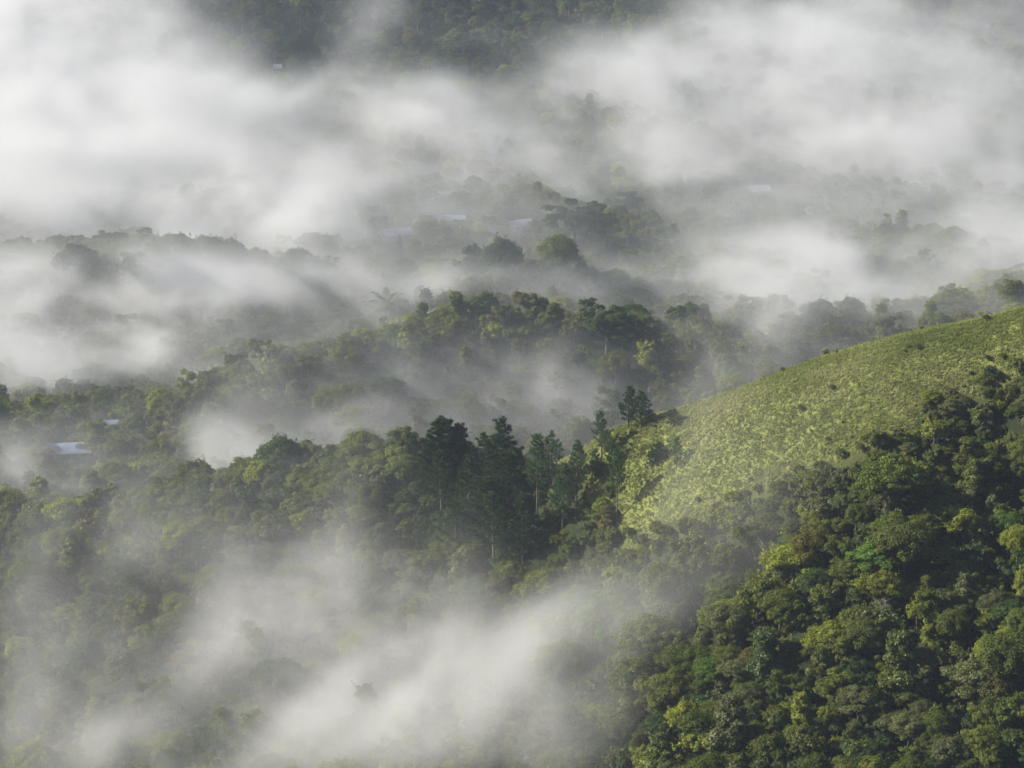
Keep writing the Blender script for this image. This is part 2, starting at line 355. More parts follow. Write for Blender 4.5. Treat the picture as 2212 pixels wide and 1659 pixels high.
# ------------------------------------------------------------------ colours
TONES = [("bottle-green", (0.024, 0.050, 0.016), .9), ("mid green", (0.048, 0.076, 0.016), 2.2), ("olive-green", (0.060, 0.084, 0.020), 3.0), ("yellow-green", (0.098, 0.130, 0.020), 1.3),
         ("grey-green", (0.066, 0.086, 0.044), 1.6), ("bright green", (0.048, 0.100, 0.018), 0.10), ("brown-olive", (0.072, 0.076, 0.024), 0.12), ("russet", (0.095, 0.055, 0.022), 0.0)]
TW = np.array([t[2] for t in TONES]); TW = TW / TW.sum()

UMB = len(TREES); SPREAD = TREES + [umbrella(61, 12, 8.5), umbrella(62, 9, 6.0)]
# ------------------------------------------------------------------ planting
clear = []     # (x, y, radius) kept free of random trees
def scatter():
    pts = []
    y = 395.0
    while y < 2050:
        sp = 3.5 if y < 720 else (5.0 if y < 1180 else 6.8)
        half = y * math.tan(R(HFOV / 2)) * 1.12 + 26
        xs = np.arange(-half, half, sp); pts.append(np.stack([xs + rng.uniform(-.48, .48, len(xs)) * sp, y + rng.uniform(-.48, .48, len(xs)) * sp], -1)); y += sp
    return np.concatenate(pts)
PT = scatter()
PT = PT[meadow_sd(PT[:, 0], PT[:, 1]) < -0.5]
_q = rng.uniform([-45, 440], [185, 640], (9000, 2)); _s = meadow_sd(_q[:, 0], _q[:, 1]); _g = ground(_q[:, 0], _q[:, 1])
_a, _b, _c = project(np.stack([_q[:, 0], _q[:, 1], _g], -1))
_in = ((_s < 1.0) & (_s > -15)) | ((_s < 0) & (_a > 900) & (_a < 1420) & (_b > 960) & (_b < 1290))
_t = (_s > 1) & (rng.random(len(_q)) < .045 + .25 * (_s < 5)) & (_b > 0)
NTREE = len(PT); PT = np.concatenate([PT, _q[_in & (_q[:, 1] < 635)], _q[_t]])      # low undergrowth filling the edge of the meadow and the grove floor
LOW = np.arange(len(PT)) >= NTREE
def pine_meshes(seed, h, rad, nb, base=0.35, dens=1.0):
    r = np.random.default_rng(seed); b = Bld(); tb = Bld()
    lean = r.normal(0, .25, 2); top = np.array([lean[0], lean[1], h])
    tb.add(*tube([(0, 0, -1.5), top * .3, top * .6, top * .97], [.24, .19, .12, .03], 7))
    for i in range(nb):
        t = base + (1 - base) * ((i + .5) / nb) ** 0.9; a = i * 2.4 + r.uniform(-.6, .6)
        q_ = (t - base) / (1 - base); L = rad * (min(1, .45 + 2.2 * q_) * (1.04 - q_) ** .8) * r.uniform(.6, 1.3) + .3
        s = top * t; d = np.array([math.cos(a), math.sin(a), r.uniform(.05, .35)])
        tip = s + d * L + [0, 0, .35 * L]; mid = s + d * L * .55 + [0, 0, .02 * L]
        tb.add(*tube([s, mid, tip], [.06, .04, .015], 4))
        for tt in np.arange(.35, 1.02, .55 / max(L, .8)):
            for side in (-1, 0, 1):
                q = s + (mid - s) * min(tt * 2, 1) + (tip - mid) * max(0, tt * 2 - 1)
                sd_ = np.array([-d[1], d[0], .25]) * side * L * .3 * (1.15 - tt) + r.normal(0, .1, 3); q = q + sd_
                n = int(34 * dens); ax = unit(d * .8 + [0, 0, .75] + sd_ * .5 + r.normal(0, .2, 3))
                dd = unit(ax + r.normal(0, .55, (n, 3))); ln = r.uniform(.4, .8, (n, 1)); sdv_ = unit(np.cross(dd, r.normal(size=(n, 3)))) * .06
                P = np.stack([q - sdv_, q + sdv_, q + dd * ln], 1).reshape(-1, 3); b.add(P, np.arange(3 * n).reshape(-1, 3), np.clip(r.normal(.5, .25, n), 0, 1))
    n = 60; dd = unit(r.normal(0, .5, (n, 3)) + [0, 0, 1.0]); sd_ = unit(np.cross(dd, r.normal(size=(n, 3)))) * .05; q = top * .96 + r.normal(0, .12, (n, 3))
    b.add(np.stack([q - sd_, q + sd_, q + dd * .8], 1).reshape(-1, 3), np.arange(3 * n).reshape(-1, 3), .6)
    return b.mesh("crown", [M_NEEDLE]), tb.mesh("trunk", [M_BARK], smooth=True)
PINES = [pine_meshes(21, 12, 2.9, 38, .16, .7), pine_meshes(22, 15, 3.0, 36, .38, .6), pine_meshes(23, 9, 2.3, 28, .12, .6), pine_meshes(24, 16, 4.2, 70, .18, 1.3), pine_meshes(25, 6, 1.7, 22, .08)]
PH = [12, 15, 9, 16, 6]

def palm_meshes(seed, th, L, nf=22):
    r = np.random.default_rng(seed); b = Bld(); tb = Bld(); top = np.array([.3, .1, th])
    tb.add(*tube([(0, 0, -1), top * .5 + [.1, 0, 0], top], [.32, .24, .26], 8))
    for i in range(nf):
        a = i * 2.4; el = R(82 - 75 * (i / nf) ** .9); t = np.linspace(0, 1, 14); l = L * r.uniform(.85, 1.1)
        hd = np.array([math.cos(a), math.sin(a), 0]); side = np.array([-math.sin(a), math.cos(a), 0])
        dr = R(70) * t ** 1.6; ang = el - dr; st = l / 13
        P = top + np.cumsum(np.stack([np.cos(ang) * hd[0], np.cos(ang) * hd[1], np.sin(ang)], -1) * st, axis=0)
        tb.add(*tube(P, np.linspace(.06, .012, 14), 4))
        for k in range(1, 60):
            q = k / 60 * 13; j = int(q); p = P[j] + (P[min(j + 1, 13)] - P[j]) * (q - j); tn = unit(P[min(j + 1, 13)] - P[j] + 1e-6)
            ll = (1.0 * math.sin(math.pi * min(1, .15 + .85 * k / 60)) ** .6 + .12) * L * .2
            for s in (-1, 1):
                d = unit(side * s * .9 + tn * .6 + np.array([0, 0, -.25 + r.normal(0, .12)])); wv = tn * .11
                b.add(np.stack([p - wv, p + wv, p + d * ll]), np.array([[0, 1, 2]]), float(np.clip(r.normal(.5, .2), 0, 1)))
    return b.mesh("fronds", [M_PALM]), tb.mesh("trunk", [M_BARK], smooth=True)
PALM = palm_meshes(31, 5.0, 5.6); PALM2 = palm_meshes(32, 7.5, 4.2, 18)

def plant_thing(name, kind_meshes, loc, rz, sc, label, cat, tint, group=None, crown='crown'):
    e = empty(name, tuple(loc), rz); e.scale = (sc, sc, sc) if np.isscalar(sc) else sc
    c = link(crown, kind_meshes[0], e); c["tint"] = list(tint); link('trunk', kind_meshes[1], e)
    tag(e, label, cat, group); return e

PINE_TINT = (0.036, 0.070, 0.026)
# (u, v of the foot, height in pixels, mesh, tint scale, width factor, label)
pines = [
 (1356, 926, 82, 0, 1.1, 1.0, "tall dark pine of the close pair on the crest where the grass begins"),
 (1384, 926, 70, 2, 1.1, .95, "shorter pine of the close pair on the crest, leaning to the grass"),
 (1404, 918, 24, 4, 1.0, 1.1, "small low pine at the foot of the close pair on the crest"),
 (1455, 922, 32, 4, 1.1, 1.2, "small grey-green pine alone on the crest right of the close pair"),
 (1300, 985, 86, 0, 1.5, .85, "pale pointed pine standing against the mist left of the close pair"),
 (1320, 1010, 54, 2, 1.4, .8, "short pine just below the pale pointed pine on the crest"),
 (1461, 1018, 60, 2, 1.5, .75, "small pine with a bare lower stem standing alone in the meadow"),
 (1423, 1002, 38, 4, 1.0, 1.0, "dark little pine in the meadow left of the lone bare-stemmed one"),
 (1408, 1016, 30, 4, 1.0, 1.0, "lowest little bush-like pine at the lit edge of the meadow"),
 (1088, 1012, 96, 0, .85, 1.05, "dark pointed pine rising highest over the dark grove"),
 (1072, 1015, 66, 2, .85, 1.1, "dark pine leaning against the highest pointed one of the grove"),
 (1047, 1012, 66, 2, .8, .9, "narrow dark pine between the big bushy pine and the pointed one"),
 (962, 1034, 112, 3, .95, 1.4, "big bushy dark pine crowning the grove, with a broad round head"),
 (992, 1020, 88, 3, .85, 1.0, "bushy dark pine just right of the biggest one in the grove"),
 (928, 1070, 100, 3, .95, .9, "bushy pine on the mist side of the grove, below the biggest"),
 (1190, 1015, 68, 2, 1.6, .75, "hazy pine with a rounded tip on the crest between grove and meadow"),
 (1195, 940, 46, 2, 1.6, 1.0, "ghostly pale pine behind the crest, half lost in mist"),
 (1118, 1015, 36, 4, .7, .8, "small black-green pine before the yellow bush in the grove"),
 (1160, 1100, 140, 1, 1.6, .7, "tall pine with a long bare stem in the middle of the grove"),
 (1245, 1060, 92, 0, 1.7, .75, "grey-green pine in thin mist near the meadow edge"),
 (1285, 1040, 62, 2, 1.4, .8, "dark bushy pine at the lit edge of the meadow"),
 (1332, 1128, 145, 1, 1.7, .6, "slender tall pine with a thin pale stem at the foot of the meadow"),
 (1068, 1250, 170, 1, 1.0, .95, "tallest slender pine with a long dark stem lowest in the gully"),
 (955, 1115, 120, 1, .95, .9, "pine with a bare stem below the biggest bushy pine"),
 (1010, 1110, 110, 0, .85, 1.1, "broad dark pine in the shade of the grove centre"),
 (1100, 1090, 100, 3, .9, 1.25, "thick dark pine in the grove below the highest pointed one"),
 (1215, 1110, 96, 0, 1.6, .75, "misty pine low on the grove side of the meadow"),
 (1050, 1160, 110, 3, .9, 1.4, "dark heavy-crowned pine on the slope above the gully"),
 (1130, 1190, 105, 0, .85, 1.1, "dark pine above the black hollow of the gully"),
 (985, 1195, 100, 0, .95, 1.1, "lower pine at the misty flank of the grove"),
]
for i, (u, v, hp, k, ts, wf, lab) in enumerate(pines):
    lift = 0 if (u > 1270 or hp > 140) else 3.5
    p = hit(u, v, lift); d = np.linalg.norm(p - [0, 0, CAM_Z]); H = hp * TH * d / CP + lift; s = H / PH[k] * 1.08
    ww = s * wf * (1.25 if hp < 80 else 1.15)
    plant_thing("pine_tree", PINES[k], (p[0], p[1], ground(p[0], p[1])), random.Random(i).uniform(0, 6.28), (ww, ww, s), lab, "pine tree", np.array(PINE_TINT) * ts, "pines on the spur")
    clear.append((p[0], p[1], 1.6))

# named trees that stand out, placed by the foot
special = [
 # u, v foot, height px, mesh index, tone, width factor, name, category, label
 (1240, 526, 86, 12, 0, .95, "umbrella_tree", "tree", "wide flat-topped dark tree floating alone above the mist"),
 (1278, 528, 76, 13, 0, .8, "umbrella_tree", "tree", "lower flat-topped tree touching the wide one above the mist"),
 (1452, 548, 62, 11, 2, .8, "slender_tree", "tree", "slim tree with an airy flat head and thin pale stem in the mist"),
 (1432, 546, 52, 11, 2, .8, "slender_tree", "tree", "slimmer shorter partner of the airy-headed tree in the mist"),
 (1398, 540, 46, 7, 2, .7, "slender_tree", "tree", "small feathery tree left of the two slim airy ones"),
 (1085, 605, 84, 0, 0, .9, "broadleaf_tree", "tree", "dense dark rounded tree beside the bare dead one on the back ridge"),
 (1078, 612, 36, 9, 1, 1.2, "broadleaf_tree", "tree", "low mid green bush in front of the dense dark rounded tree"),
 (1018, 605, 72, 3, 0, .7, "broadleaf_tree", "tree", "dark ragged tree with a narrow head left of the rounded one"),
 (980, 608, 34, 4, 4, 1.1, "broadleaf_tree", "tree", "grey-green bushy tree beside the dark ragged narrow one"),
 (1205, 600, 90, 8, 3, .9, "broadleaf_tree", "tree", "tall yellow-green tree at the middle of the back ridge"),
 (1165, 606, 44, 4, 4, 1.1, "broadleaf_tree", "tree", "pale grey-green tree left of the tall yellow-green one"),
 (1310, 575, 52, 8, 0, 1.0, "broadleaf_tree", "tree", "dark round-topped tree right of the tall yellow-green one"),
 (1425, 570, 36, 9, 0, 1.3, "broadleaf_tree", "tree", "dark low spreading tree under the two slim airy ones"),
 (1500, 690, 50, 4, 4, 1.3, "broadleaf_tree", "tree", "silvery rounded tree alone in mist right of the middle knoll"),
 (1585, 685, 46, 3, 3, 1.1, "broadleaf_tree", "tree", "yellow-green tree beside the silvery rounded one"),
 (1310, 725, 60, 12, 1, .9, "broadleaf_tree", "tree", "great dark spreading tree crowning the middle knoll"),
 (1350, 745, 44, 5, 0, 1.1, "broadleaf_tree", "tree", "dark spreading tree on the right shoulder of the middle knoll"),
 (375, 585, 70, 1, 2, 1.2, "broadleaf_tree", "tree", "big spreading tree at the left end of the highest clump on the back ridge"),
 (440, 590, 74, 8, 2, 1.3, "broadleaf_tree", "tree", "broad domed tree in the middle of the highest clump on the back ridge"),
 (495, 595, 72, 0, 2, 1.2, "broadleaf_tree", "tree", "domed tree at the right end of the highest clump on the back ridge"),
 (165, 600, 66, 0, 4, 1.2, "broadleaf_tree", "tree", "hazy domed tree left of the highest clump on the back ridge"),
 (290, 612, 62, 3, 1, 1.2, "broadleaf_tree", "tree", "dark sloping tree just left of the highest clump on the back ridge"),
 (640, 612, 70, 8, 1, 1.1, "broadleaf_tree", "tree", "dark humped tree right of the highest clump on the back ridge"),
 (690, 622, 58, 4, 0, 1.3, "broadleaf_tree", "tree", "darkest low tree with pale glinting leaves on the back ridge"),
 (795, 618, 48, 7, 3, .9, "broadleaf_tree", "tree", "light green feathery tree in the dip of the back ridge"),
 (1355, 465, 50, 3, 0, 1.0, "broadleaf_tree", "tree", "faint grey tree mass far behind the wide flat-topped tree"),
 (640, 120, 44, 8, 0, 1.0, "broadleaf_tree", "tree", "dark tree in front of the cypresses on the far slope"),
 (1010, 120, 36, 13, 0, 1.5, "broadleaf_tree", "tree", "wide dark green tree near the top edge, right of the cypresses"),
 (500, 190, 34, 13, 0, 1.6, "broadleaf_tree", "tree", "wide dark tree on the shaded far slope below the cypresses"),
]
for i, (u, v, hp, k, tone, wf, nm, cat, lab) in enumerate(special):
    p = hit(u, v, 6); d = np.linalg.norm(p - [0, 0, CAM_Z]); H = hp * TH * d / CP + 6; cm, tm, sh, h, rd = SPREAD[k]; s = H / h; wv = s * wf * .9
    plant_thing(nm, (cm, tm), (p[0], p[1], ground(p[0], p[1]) - .1), i * 1.7, (wv, wv, s), lab, cat, TONES[tone][1])
    clear.append((p[0], p[1], rd * wv * .75))

for u, v, hp, mm, H0, lab in [(835, 690, 58, PALM, 9.4, "large feather palm on the mist edge of the middle knoll"), (924, 705, 38, PALM, 9.4, "smaller palm to the right of the large feather palm"),
                              (828, 418, 44, PALM2, 10.8, "grey palm in thick mist among the valley houses"), (782, 545, 34, PALM2, 10.8, "low palm in mist left of the big valley roof"), (890, 618, 30, PALM2, 10.8, "small palm on the back ridge behind the large feather palm"),
                              (520, 690, 44, PALM, 9.4, "glinting palm lost in mist below the highest clump")]:
    p = hit(u, v, 4); d = np.linalg.norm(p - [0, 0, CAM_Z]); s = (hp * TH * d / CP + 4) / H0
    plant_thing("palm_tree", mm, (p[0], p[1], ground(p[0], p[1]) - .1), u, s, lab, "palm tree", (.05, .085, .03), crown='fronds'); clear.append((p[0], p[1], 3.5 * s))

# cypresses and the lone conifer
def cypress_meshes(seed, h, rad):
    r = np.random.default_rng(seed); b = Bld(); n = 3600; t = r.uniform(.06, 1, n); a = r.uniform(0, 6.283, n)
    q = rad * np.sin(np.pi * np.clip(t, 0, 1) ** .7) ** .6 * r.uniform(.7, 1.08, n) * (1 + .15 * np.sin(a * 3 + t * 20))
    P = np.stack([np.cos(a) * q, np.sin(a) * q, t * h], -1); V, F = leaf_quads(P, unit(P * [1, 1, 0] / rad + [0, 0, .6] + r.normal(0, .4, (n, 3))), .3, .6, r); b.add(V, F, np.clip(r.normal(.5, .2, n), 0, 1))
    tb = Bld(); tb.add(*tube([(0, 0, -1), (0, 0, h * .5), (0, 0, h * .92)], [.3, .2, .04])); return b.mesh("crown", [M_LEAF]), tb.mesh("trunk", [M_BARK])
CYP = cypress_meshes(41, 17, 2.0); cyp_front = []
for u, v, hp, sx, lab in [(671, 88, 70, 1.35, "tall dark columnar cypress on the far shaded slope"), (655, 86, 52, 1.15, "shorter hazier cypress beside the tall dark one"), (863, 552, 44, 1.1, "small dark cone-shaped tree in front of the big valley roof"),
                          (620, 92, 44, 1.6, "faint broad conifer left of the cypresses")]:
    p = hit(u, v, 4); d = np.linalg.norm(p - [0, 0, CAM_Z]); s = (hp * TH * d / CP + 4) / 17
    plant_thing("cypress_tree", CYP, (p[0], p[1], ground(p[0], p[1]) - .1), u, (s * sx, s * sx, s), lab, "cypress", (.010, .024, .016)); clear.append((p[0], p[1], 3.0)); cyp_front.append((p[0], p[1], 4.0, 16))

# dead tree
r = np.random.default_rng(51); b = Bld(); b.add(*tube([(0, 0, -1), (.2, 0, 5), (.1, .2, 9)], [.22, .17, .1]))
for i in range(11):
    z = r.uniform(5.5, 9); a = i * 2.4; d = np.array([math.cos(a), math.sin(a), r.uniform(.5, 1.3)]); L = r.uniform(1, 2.2); s0 = np.array([.15, .1, z]); q = s0 + d * L; b.add(*tube([s0, s0 + d * L * .5 + [0, 0, .1], q], [.09, .06, .02], 4))
    for j in range(3): b.add(*tube([q - d * L * .3 * j, q + r.normal(0, .7, 3) + [0, 0, .5]], [.035, .01], 4))
dm = b.mesh("dead_tree", [M_PALEBARK])
for k, (u, v, sc_, lab) in enumerate([(1118, 612, 1.15, "bare dead tree with forked branches beside the dense dark rounded tree"), (1650, 1235, .95, "pale leafless stem standing among the trees below the meadow"), (1905, 1345, .85, "leafless grey tree poking out of the dark slope canopy")]):
    p = hit(u, v, 4); o = link("dead_tree", dm, None, (p[0], p[1], ground(p[0], p[1]))); o.scale = (sc_,) * 3; o.rotation_euler = (0, 0, k * 2.0)
    tag(o, lab, "dead tree", "dead trees"); clear.append((p[0], p[1], 2))

# ------------------------------------------------------------------ houses
def metal_roof(name, col, col2): return simple_material(name, col, 0.7, scale=.35, col2=col2, metallic=0.0)
M_BLUE = metal_roof("blue_grey_metal", (.15, .19, .28), (.22, .27, .37)); M_PALE = metal_roof("pale_metal", (.22, .23, .27), (.3, .31, .35)); M_RUST = metal_roof("weathered_metal", (.11, .11, .12), (.16, .15, .15))
M_WALL = simple_material("plaster_wall", (.12, .12, .115), .9, scale=.6, col2=(.16, .155, .15)); M_DARK = simple_material("window_pane", (.02, .022, .025), .2); M_WOOD = simple_material("door_wood", (.09, .05, .03), .7)
def boxv(x0, x1, y0, y1, z0, z1):
    V = np.array([(x, y, z) for z in (z0, z1) for y in (y0, y1) for x in (x0, x1)], float)
    return V, np.array([[0, 2, 3, 1], [4, 5, 7, 6], [0, 1, 5, 4], [2, 6, 7, 3], [0, 4, 6, 2], [1, 3, 7, 5]])
yards = []
def house(u, v, wpx, dp, roofmat, rz, lab, hw=2.6, ridge=1.5, yl=30):
    p = hit(u, v); d = np.linalg.norm(p - [0, 0, CAM_Z]); W = wpx * TH * d; gz = ground(p[0], p[1])
    e = empty("house", (p[0], p[1], gz), rz); tag(e, lab, "house")
    a, c = W / 2, dp / 2; b = Bld(); V, F = boxv(-a, a, -c, c, -2.5, hw); b.add(V, F)
    for s in (-1, 1): b.add(np.array([(s * a, -c, hw), (s * a, c, hw), (s * a, 0, hw + ridge - .1)]), np.array([[0, 1, 2]]))
    link("wall", b.mesh("wall", [M_WALL]), e)
    b = Bld(); o_ = .6; nx = max(8, int(W / .5)); xs = np.linspace(-a - o_, a + o_, nx * 2 + 1); zc = np.where(np.arange(len(xs)) % 2, .05, 0)
    for s in (-1, 1):
        E_ = np.stack([xs, np.full_like(xs, s * (c + o_)), hw - ridge * o_ / c + zc], -1); T_ = np.stack([xs, np.zeros_like(xs), hw + ridge + .1 + zc], -1)
        n = len(xs); V = np.concatenate([E_, T_, E_ - [0, 0, .06], T_ - [0, 0, .06]]); i = np.arange(n - 1)
        b.add(V, np.concatenate([np.stack([i, i + 1, i + n + 1, i + n], -1), np.stack([i + 2 * n, i + 3 * n, i + 3 * n + 1, i + 2 * n + 1], -1), np.stack([i, i + 2 * n, i + 2 * n + 1, i + 1], -1)]))
    link("roof", b.mesh("roof", [roofmat]), e)
    for wx in (-.6, .6):
        b = Bld(); V, F = boxv(a * wx - .55, a * wx + .55, -c - .05, -c - .004, .95, 2.0); b.add(V, F); link("window", b.mesh("window", [M_DARK]), e)
    b = Bld(); V, F = boxv(-.45, .45, -c - .06, -c - .004, 0, 2.05); b.add(V, F); link("door", b.mesh("door", [M_WOOD]), e)
    clear.append((p[0], p[1], max(W, dp) * .62)); yards.append((p[0], p[1], W * .5 + 1.5, yl if W > 9 else 12))
for a_ in [
 (855, 515, 62, 11, M_BLUE, .35, "house with the largest plain blue-grey metal roof, behind the small cone-shaped tree"),
 (975, 484, 58, 8, M_BLUE, -.1, "house with a long thin bright roof in the middle of the valley"),
 (915, 494, 44, 8, M_BLUE, .15, "low house between the largest roof and the long bright roof"),
 (960, 432, 52, 9, M_RUST, .3, "house with a dull weathered roof behind the long bright one"),
 (1004, 436, 36, 9, M_BLUE, .95, "house turned cornerwise with a pale ridge in the valley mist"),
 (1122, 495, 50, 10, M_PALE, .4, "whitish-roofed house half dissolved in mist"),
 (1243, 600, 22, 6, M_PALE, 0.1, "small hut with a bright roof among trees of the back ridge"),
 (598, 156, 18, 6, M_PALE, .1, "tiny pale-roofed house on the far shaded slope"),
 (148, 985, 92, 9, M_BLUE, .12, "long house with a light blue roof in mist at the left edge"),
 (238, 935, 70, 9, M_BLUE, .2, "hazy long-roofed house behind the light blue one"),
 (868, 792, 10, 4, M_RUST, 0., "tiny hut with a blue-grey roof hidden in trees of the middle knoll", 2.0, 1.0, 10),
 (1638, 420, 42, 9, M_PALE, .2, "pale-roofed house fading into mist on the right of the valley"),
 (1765, 464, 42, 9, M_PALE, .35, "whitish house with a tilted roof right of the back ridge"),
 (2088, 480, 24, 7, M_BLUE, .1, "small blue-roofed house near the right edge"),
 (2112, 522, 34, 10, M_BLUE, .5, "lower bluish house near the right edge, in thin mist"),
]: house(*a_)

# ------------------------------------------------------------------ forest
keep = np.ones(len(PT), bool)
for x, y, q in clear: keep &= np.hypot(PT[:, 0] - x, PT[:, 1] - y) > q
_a, _b, _c = project(np.stack([PT[:, 0], PT[:, 1], ground(PT[:, 0], PT[:, 1]) + 9], -1))   # the lee side of the meadow crest is open grass
keep &= ~((PT[:, 1] > 575) & (PT[:, 1] < 800) & (_a > 1330) & (_b < np.interp(_a, [1300, 1500, 1700, 1950, 2212, 2330], [948, 872, 800, 727, 665, 640]) + 6) & (meadow_sd(PT[:, 0], PT[:, 1]) < 0))
PT = PT[keep | LOW]; LOW = LOW[keep | LOW]; n = len(PT)
gz = ground(PT[:, 0], PT[:, 1]); k1 = fbm(PT / 26.0, 91, 3)
typ = rng.choice(12, n, p=np.array([1.3, 1.1, .9, 1.2, 1.1, 1., 1., .8, 1.2, .8, .7, .7]) / 11.8)
scl = np.clip(rng.lognormal(-.27, .28, n) * np.where(PT[:, 1] < 700, .86, 1), .38, 1.25)
sdm = -meadow_sd(PT[:, 0], PT[:, 1]); near_m = (sdm < 14) & (PT[:, 1] < 640)
typ = np.where(near_m, rng.choice([9, 10, 9, 4, 6], n), typ); scl = np.where(near_m, scl * np.clip(.5 + sdm / 30, .45, 1), scl)
rot = rng.uniform(0, 6.283, n); tilt = rng.normal(0, .06, (n, 2))
for hx, hy, hw_, yl in yards + cyp_front:                   # low plants only on the open side of each house
    yd = (np.abs(PT[:, 0] - hx * PT[:, 1] / hy) < hw_) & (PT[:, 1] < hy) & (PT[:, 1] > hy - yl)
    typ = np.where(yd, 10, typ); scl = np.where(yd, .35 + .55 * np.clip((hy - PT[:, 1]) / yl, 0, 1), scl)
_u, _v, _f = project(np.stack([PT[:, 0], PT[:, 1], gz], -1))
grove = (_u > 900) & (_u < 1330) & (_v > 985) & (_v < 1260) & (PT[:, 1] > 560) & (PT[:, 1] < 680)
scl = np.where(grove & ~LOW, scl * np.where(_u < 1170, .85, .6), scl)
typ = np.where(LOW, rng.choice([9, 10, 9, 4, 6, 5], n), typ); scl = np.where(LOW, np.where(meadow_sd(PT[:, 0], PT[:, 1]) > .8, rng.uniform(.09, .2, n), rng.uniform(.22, .55, n)), scl)
tone = rng.choice(len(TONES), n, p=TW)
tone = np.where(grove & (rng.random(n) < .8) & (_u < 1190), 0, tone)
tone = np.where((PT[:, 1] > 1440) & (rng.random(n) < .35), 0, tone)  # more dark trees on the far slope, standing in for cloud shade
tint = np.where(PT[:, 1:2] > 1440, .9, 1.0) * np.array([t[1] for t in TONES])[tone] * rng.uniform(.8, 1.25, (n, 1)) * np.array([1.56, 1.32, 0.88])  # far slope tint also lowered, shade put into the leaf colour
uu, vv, ff = project(np.stack([PT[:, 0], PT[:, 1], gz + 5], -1))
inside = (uu > 10) & (uu < 2202) & (vv > -5) & (vv < 1675)
# what the picture shows largest: width on the picture, smallest last
show = np.array([TREES[t][4] for t in typ]) * scl / ff; show[~inside] = 0; show[LOW] = 0
show *= np.where(np.isin(typ, [9, 10]), .6, 1)
order = np.argsort(-show); sel = np.zeros(n, bool); NBIG = 270; sel[order[:NBIG]] = True

def zone(u, v):
    if v > 1480 and u > 1900: return "at the bottom right"
    if v > 1480 and u > 1500: return "at the bottom edge"
    if v > 1480: return "in low mist"
    if v > 1250 and u > 1900: return "near the right edge"
    if v > 1250 and u > 1500: return "amid the dark slope"
    if u > 1950: return "high at the right"
    if u > 1500: return "just below the meadow"
    return "beside the misty gully"
SIZE = lambda w: "big" if w > 5.0 else ("small" if w < 3.3 else "middling")
SHW = {'rounded': 'round-headed', 'spreading': 'flat-headed', 'tall': 'tall narrow', 'ragged': 'ragged-crowned', 'mound': 'mounded'}
seli = np.where(sel)[0]; used = set()
for i in seli:
    cm, tm, sh, h, rd = TREES[typ[i]]
    dd = np.hypot(PT[seli, 0] - PT[i, 0], PT[seli, 1] - PT[i, 1]); lab = None
    for nb in seli[np.argsort(dd)[1:16]]:
        du, dv = uu[i] - uu[nb], vv[i] - vv[nb]
        side = ("left of" if du < 0 else "right of") if abs(du) > abs(dv) else ("above" if dv < 0 else "below")
        lab = f"{SIZE(rd * scl[i])} {SHW[sh]} {TONES[tone[i]][0].replace(' ', '-')} tree {zone(uu[i], vv[i])}, {side} a {SIZE(TREES[typ[nb]][4] * scl[nb])} {TONES[tone[nb]][0].replace(' ', '-')} one"
        if lab not in used: break
    used.add(lab)
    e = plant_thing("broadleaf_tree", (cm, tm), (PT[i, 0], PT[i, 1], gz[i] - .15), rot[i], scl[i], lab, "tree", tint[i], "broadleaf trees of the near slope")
    e.rotation_euler = (tilt[i, 0], tilt[i, 1], rot[i])
pc = bpy.data.collections.new("crowns"); tcn = bpy.data.collections.new("trunks")
for k, (cm, tm, *_r) in enumerate(TREES):
    pc.objects.link(bpy.data.objects.new(f"forest_crown.{k:03d}", cm)); tcn.objects.link(bpy.data.objects.new(f"forest_trunk.{k:03d}", tm))
fs = np.where(~sel)[0]
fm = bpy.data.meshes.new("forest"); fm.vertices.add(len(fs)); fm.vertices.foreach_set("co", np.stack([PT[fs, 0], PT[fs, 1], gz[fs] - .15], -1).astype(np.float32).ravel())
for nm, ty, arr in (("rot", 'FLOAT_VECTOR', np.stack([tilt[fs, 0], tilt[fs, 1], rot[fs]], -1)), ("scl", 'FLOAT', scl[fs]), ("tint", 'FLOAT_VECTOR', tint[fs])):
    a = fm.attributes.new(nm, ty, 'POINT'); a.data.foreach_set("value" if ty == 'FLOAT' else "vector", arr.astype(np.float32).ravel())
a = fm.attributes.new("typ", 'INT', 'POINT'); a.data.foreach_set("value", typ[fs].astype(np.int32))
forest = link("forest", fm); tag(forest, "misty broadleaf forest covering the hills behind the nearest trees", kind="stuff")
ng = bpy.data.node_groups.new("plant_forest", 'GeometryNodeTree'); ng.interface.new_socket("Geometry", in_out='INPUT', socket_type='NodeSocketGeometry'); ng.interface.new_socket("Geometry", in_out='OUTPUT', socket_type='NodeSocketGeometry')
gi = ng.nodes.new("NodeGroupInput"); go = ng.nodes.new("NodeGroupOutput"); jn = ng.nodes.new("GeometryNodeJoinGeometry")
mp = ng.nodes.new("GeometryNodeMeshToPoints"); ng.links.new(gi.outputs[0], mp.inputs[0])
def nattr(nm, ty):
    a = ng.nodes.new("GeometryNodeInputNamedAttribute"); a.data_type = ty; a.inputs[0].default_value = nm; return a.outputs[0]
for c in (pc, tcn):
    ci = ng.nodes.new("GeometryNodeCollectionInfo"); ci.inputs[0].default_value = c; ci.inputs[1].default_value = True; ci.inputs[2].default_value = True
    io = ng.nodes.new("GeometryNodeInstanceOnPoints"); io.inputs["Pick Instance"].default_value = True
    ng.links.new(mp.outputs[0], io.inputs["Points"]); ng.links.new(ci.outputs[0], io.inputs["Instance"]); ng.links.new(nattr("typ", 'INT'), io.inputs["Instance Index"])
    er = ng.nodes.new("FunctionNodeEulerToRotation"); ng.links.new(nattr("rot", 'FLOAT_VECTOR'), er.inputs[0]); ng.links.new(er.outputs[0], io.inputs["Rotation"])
    ng.links.new(nattr("scl", 'FLOAT'), io.inputs["Scale"]); ng.links.new(io.outputs[0], jn.inputs[0])
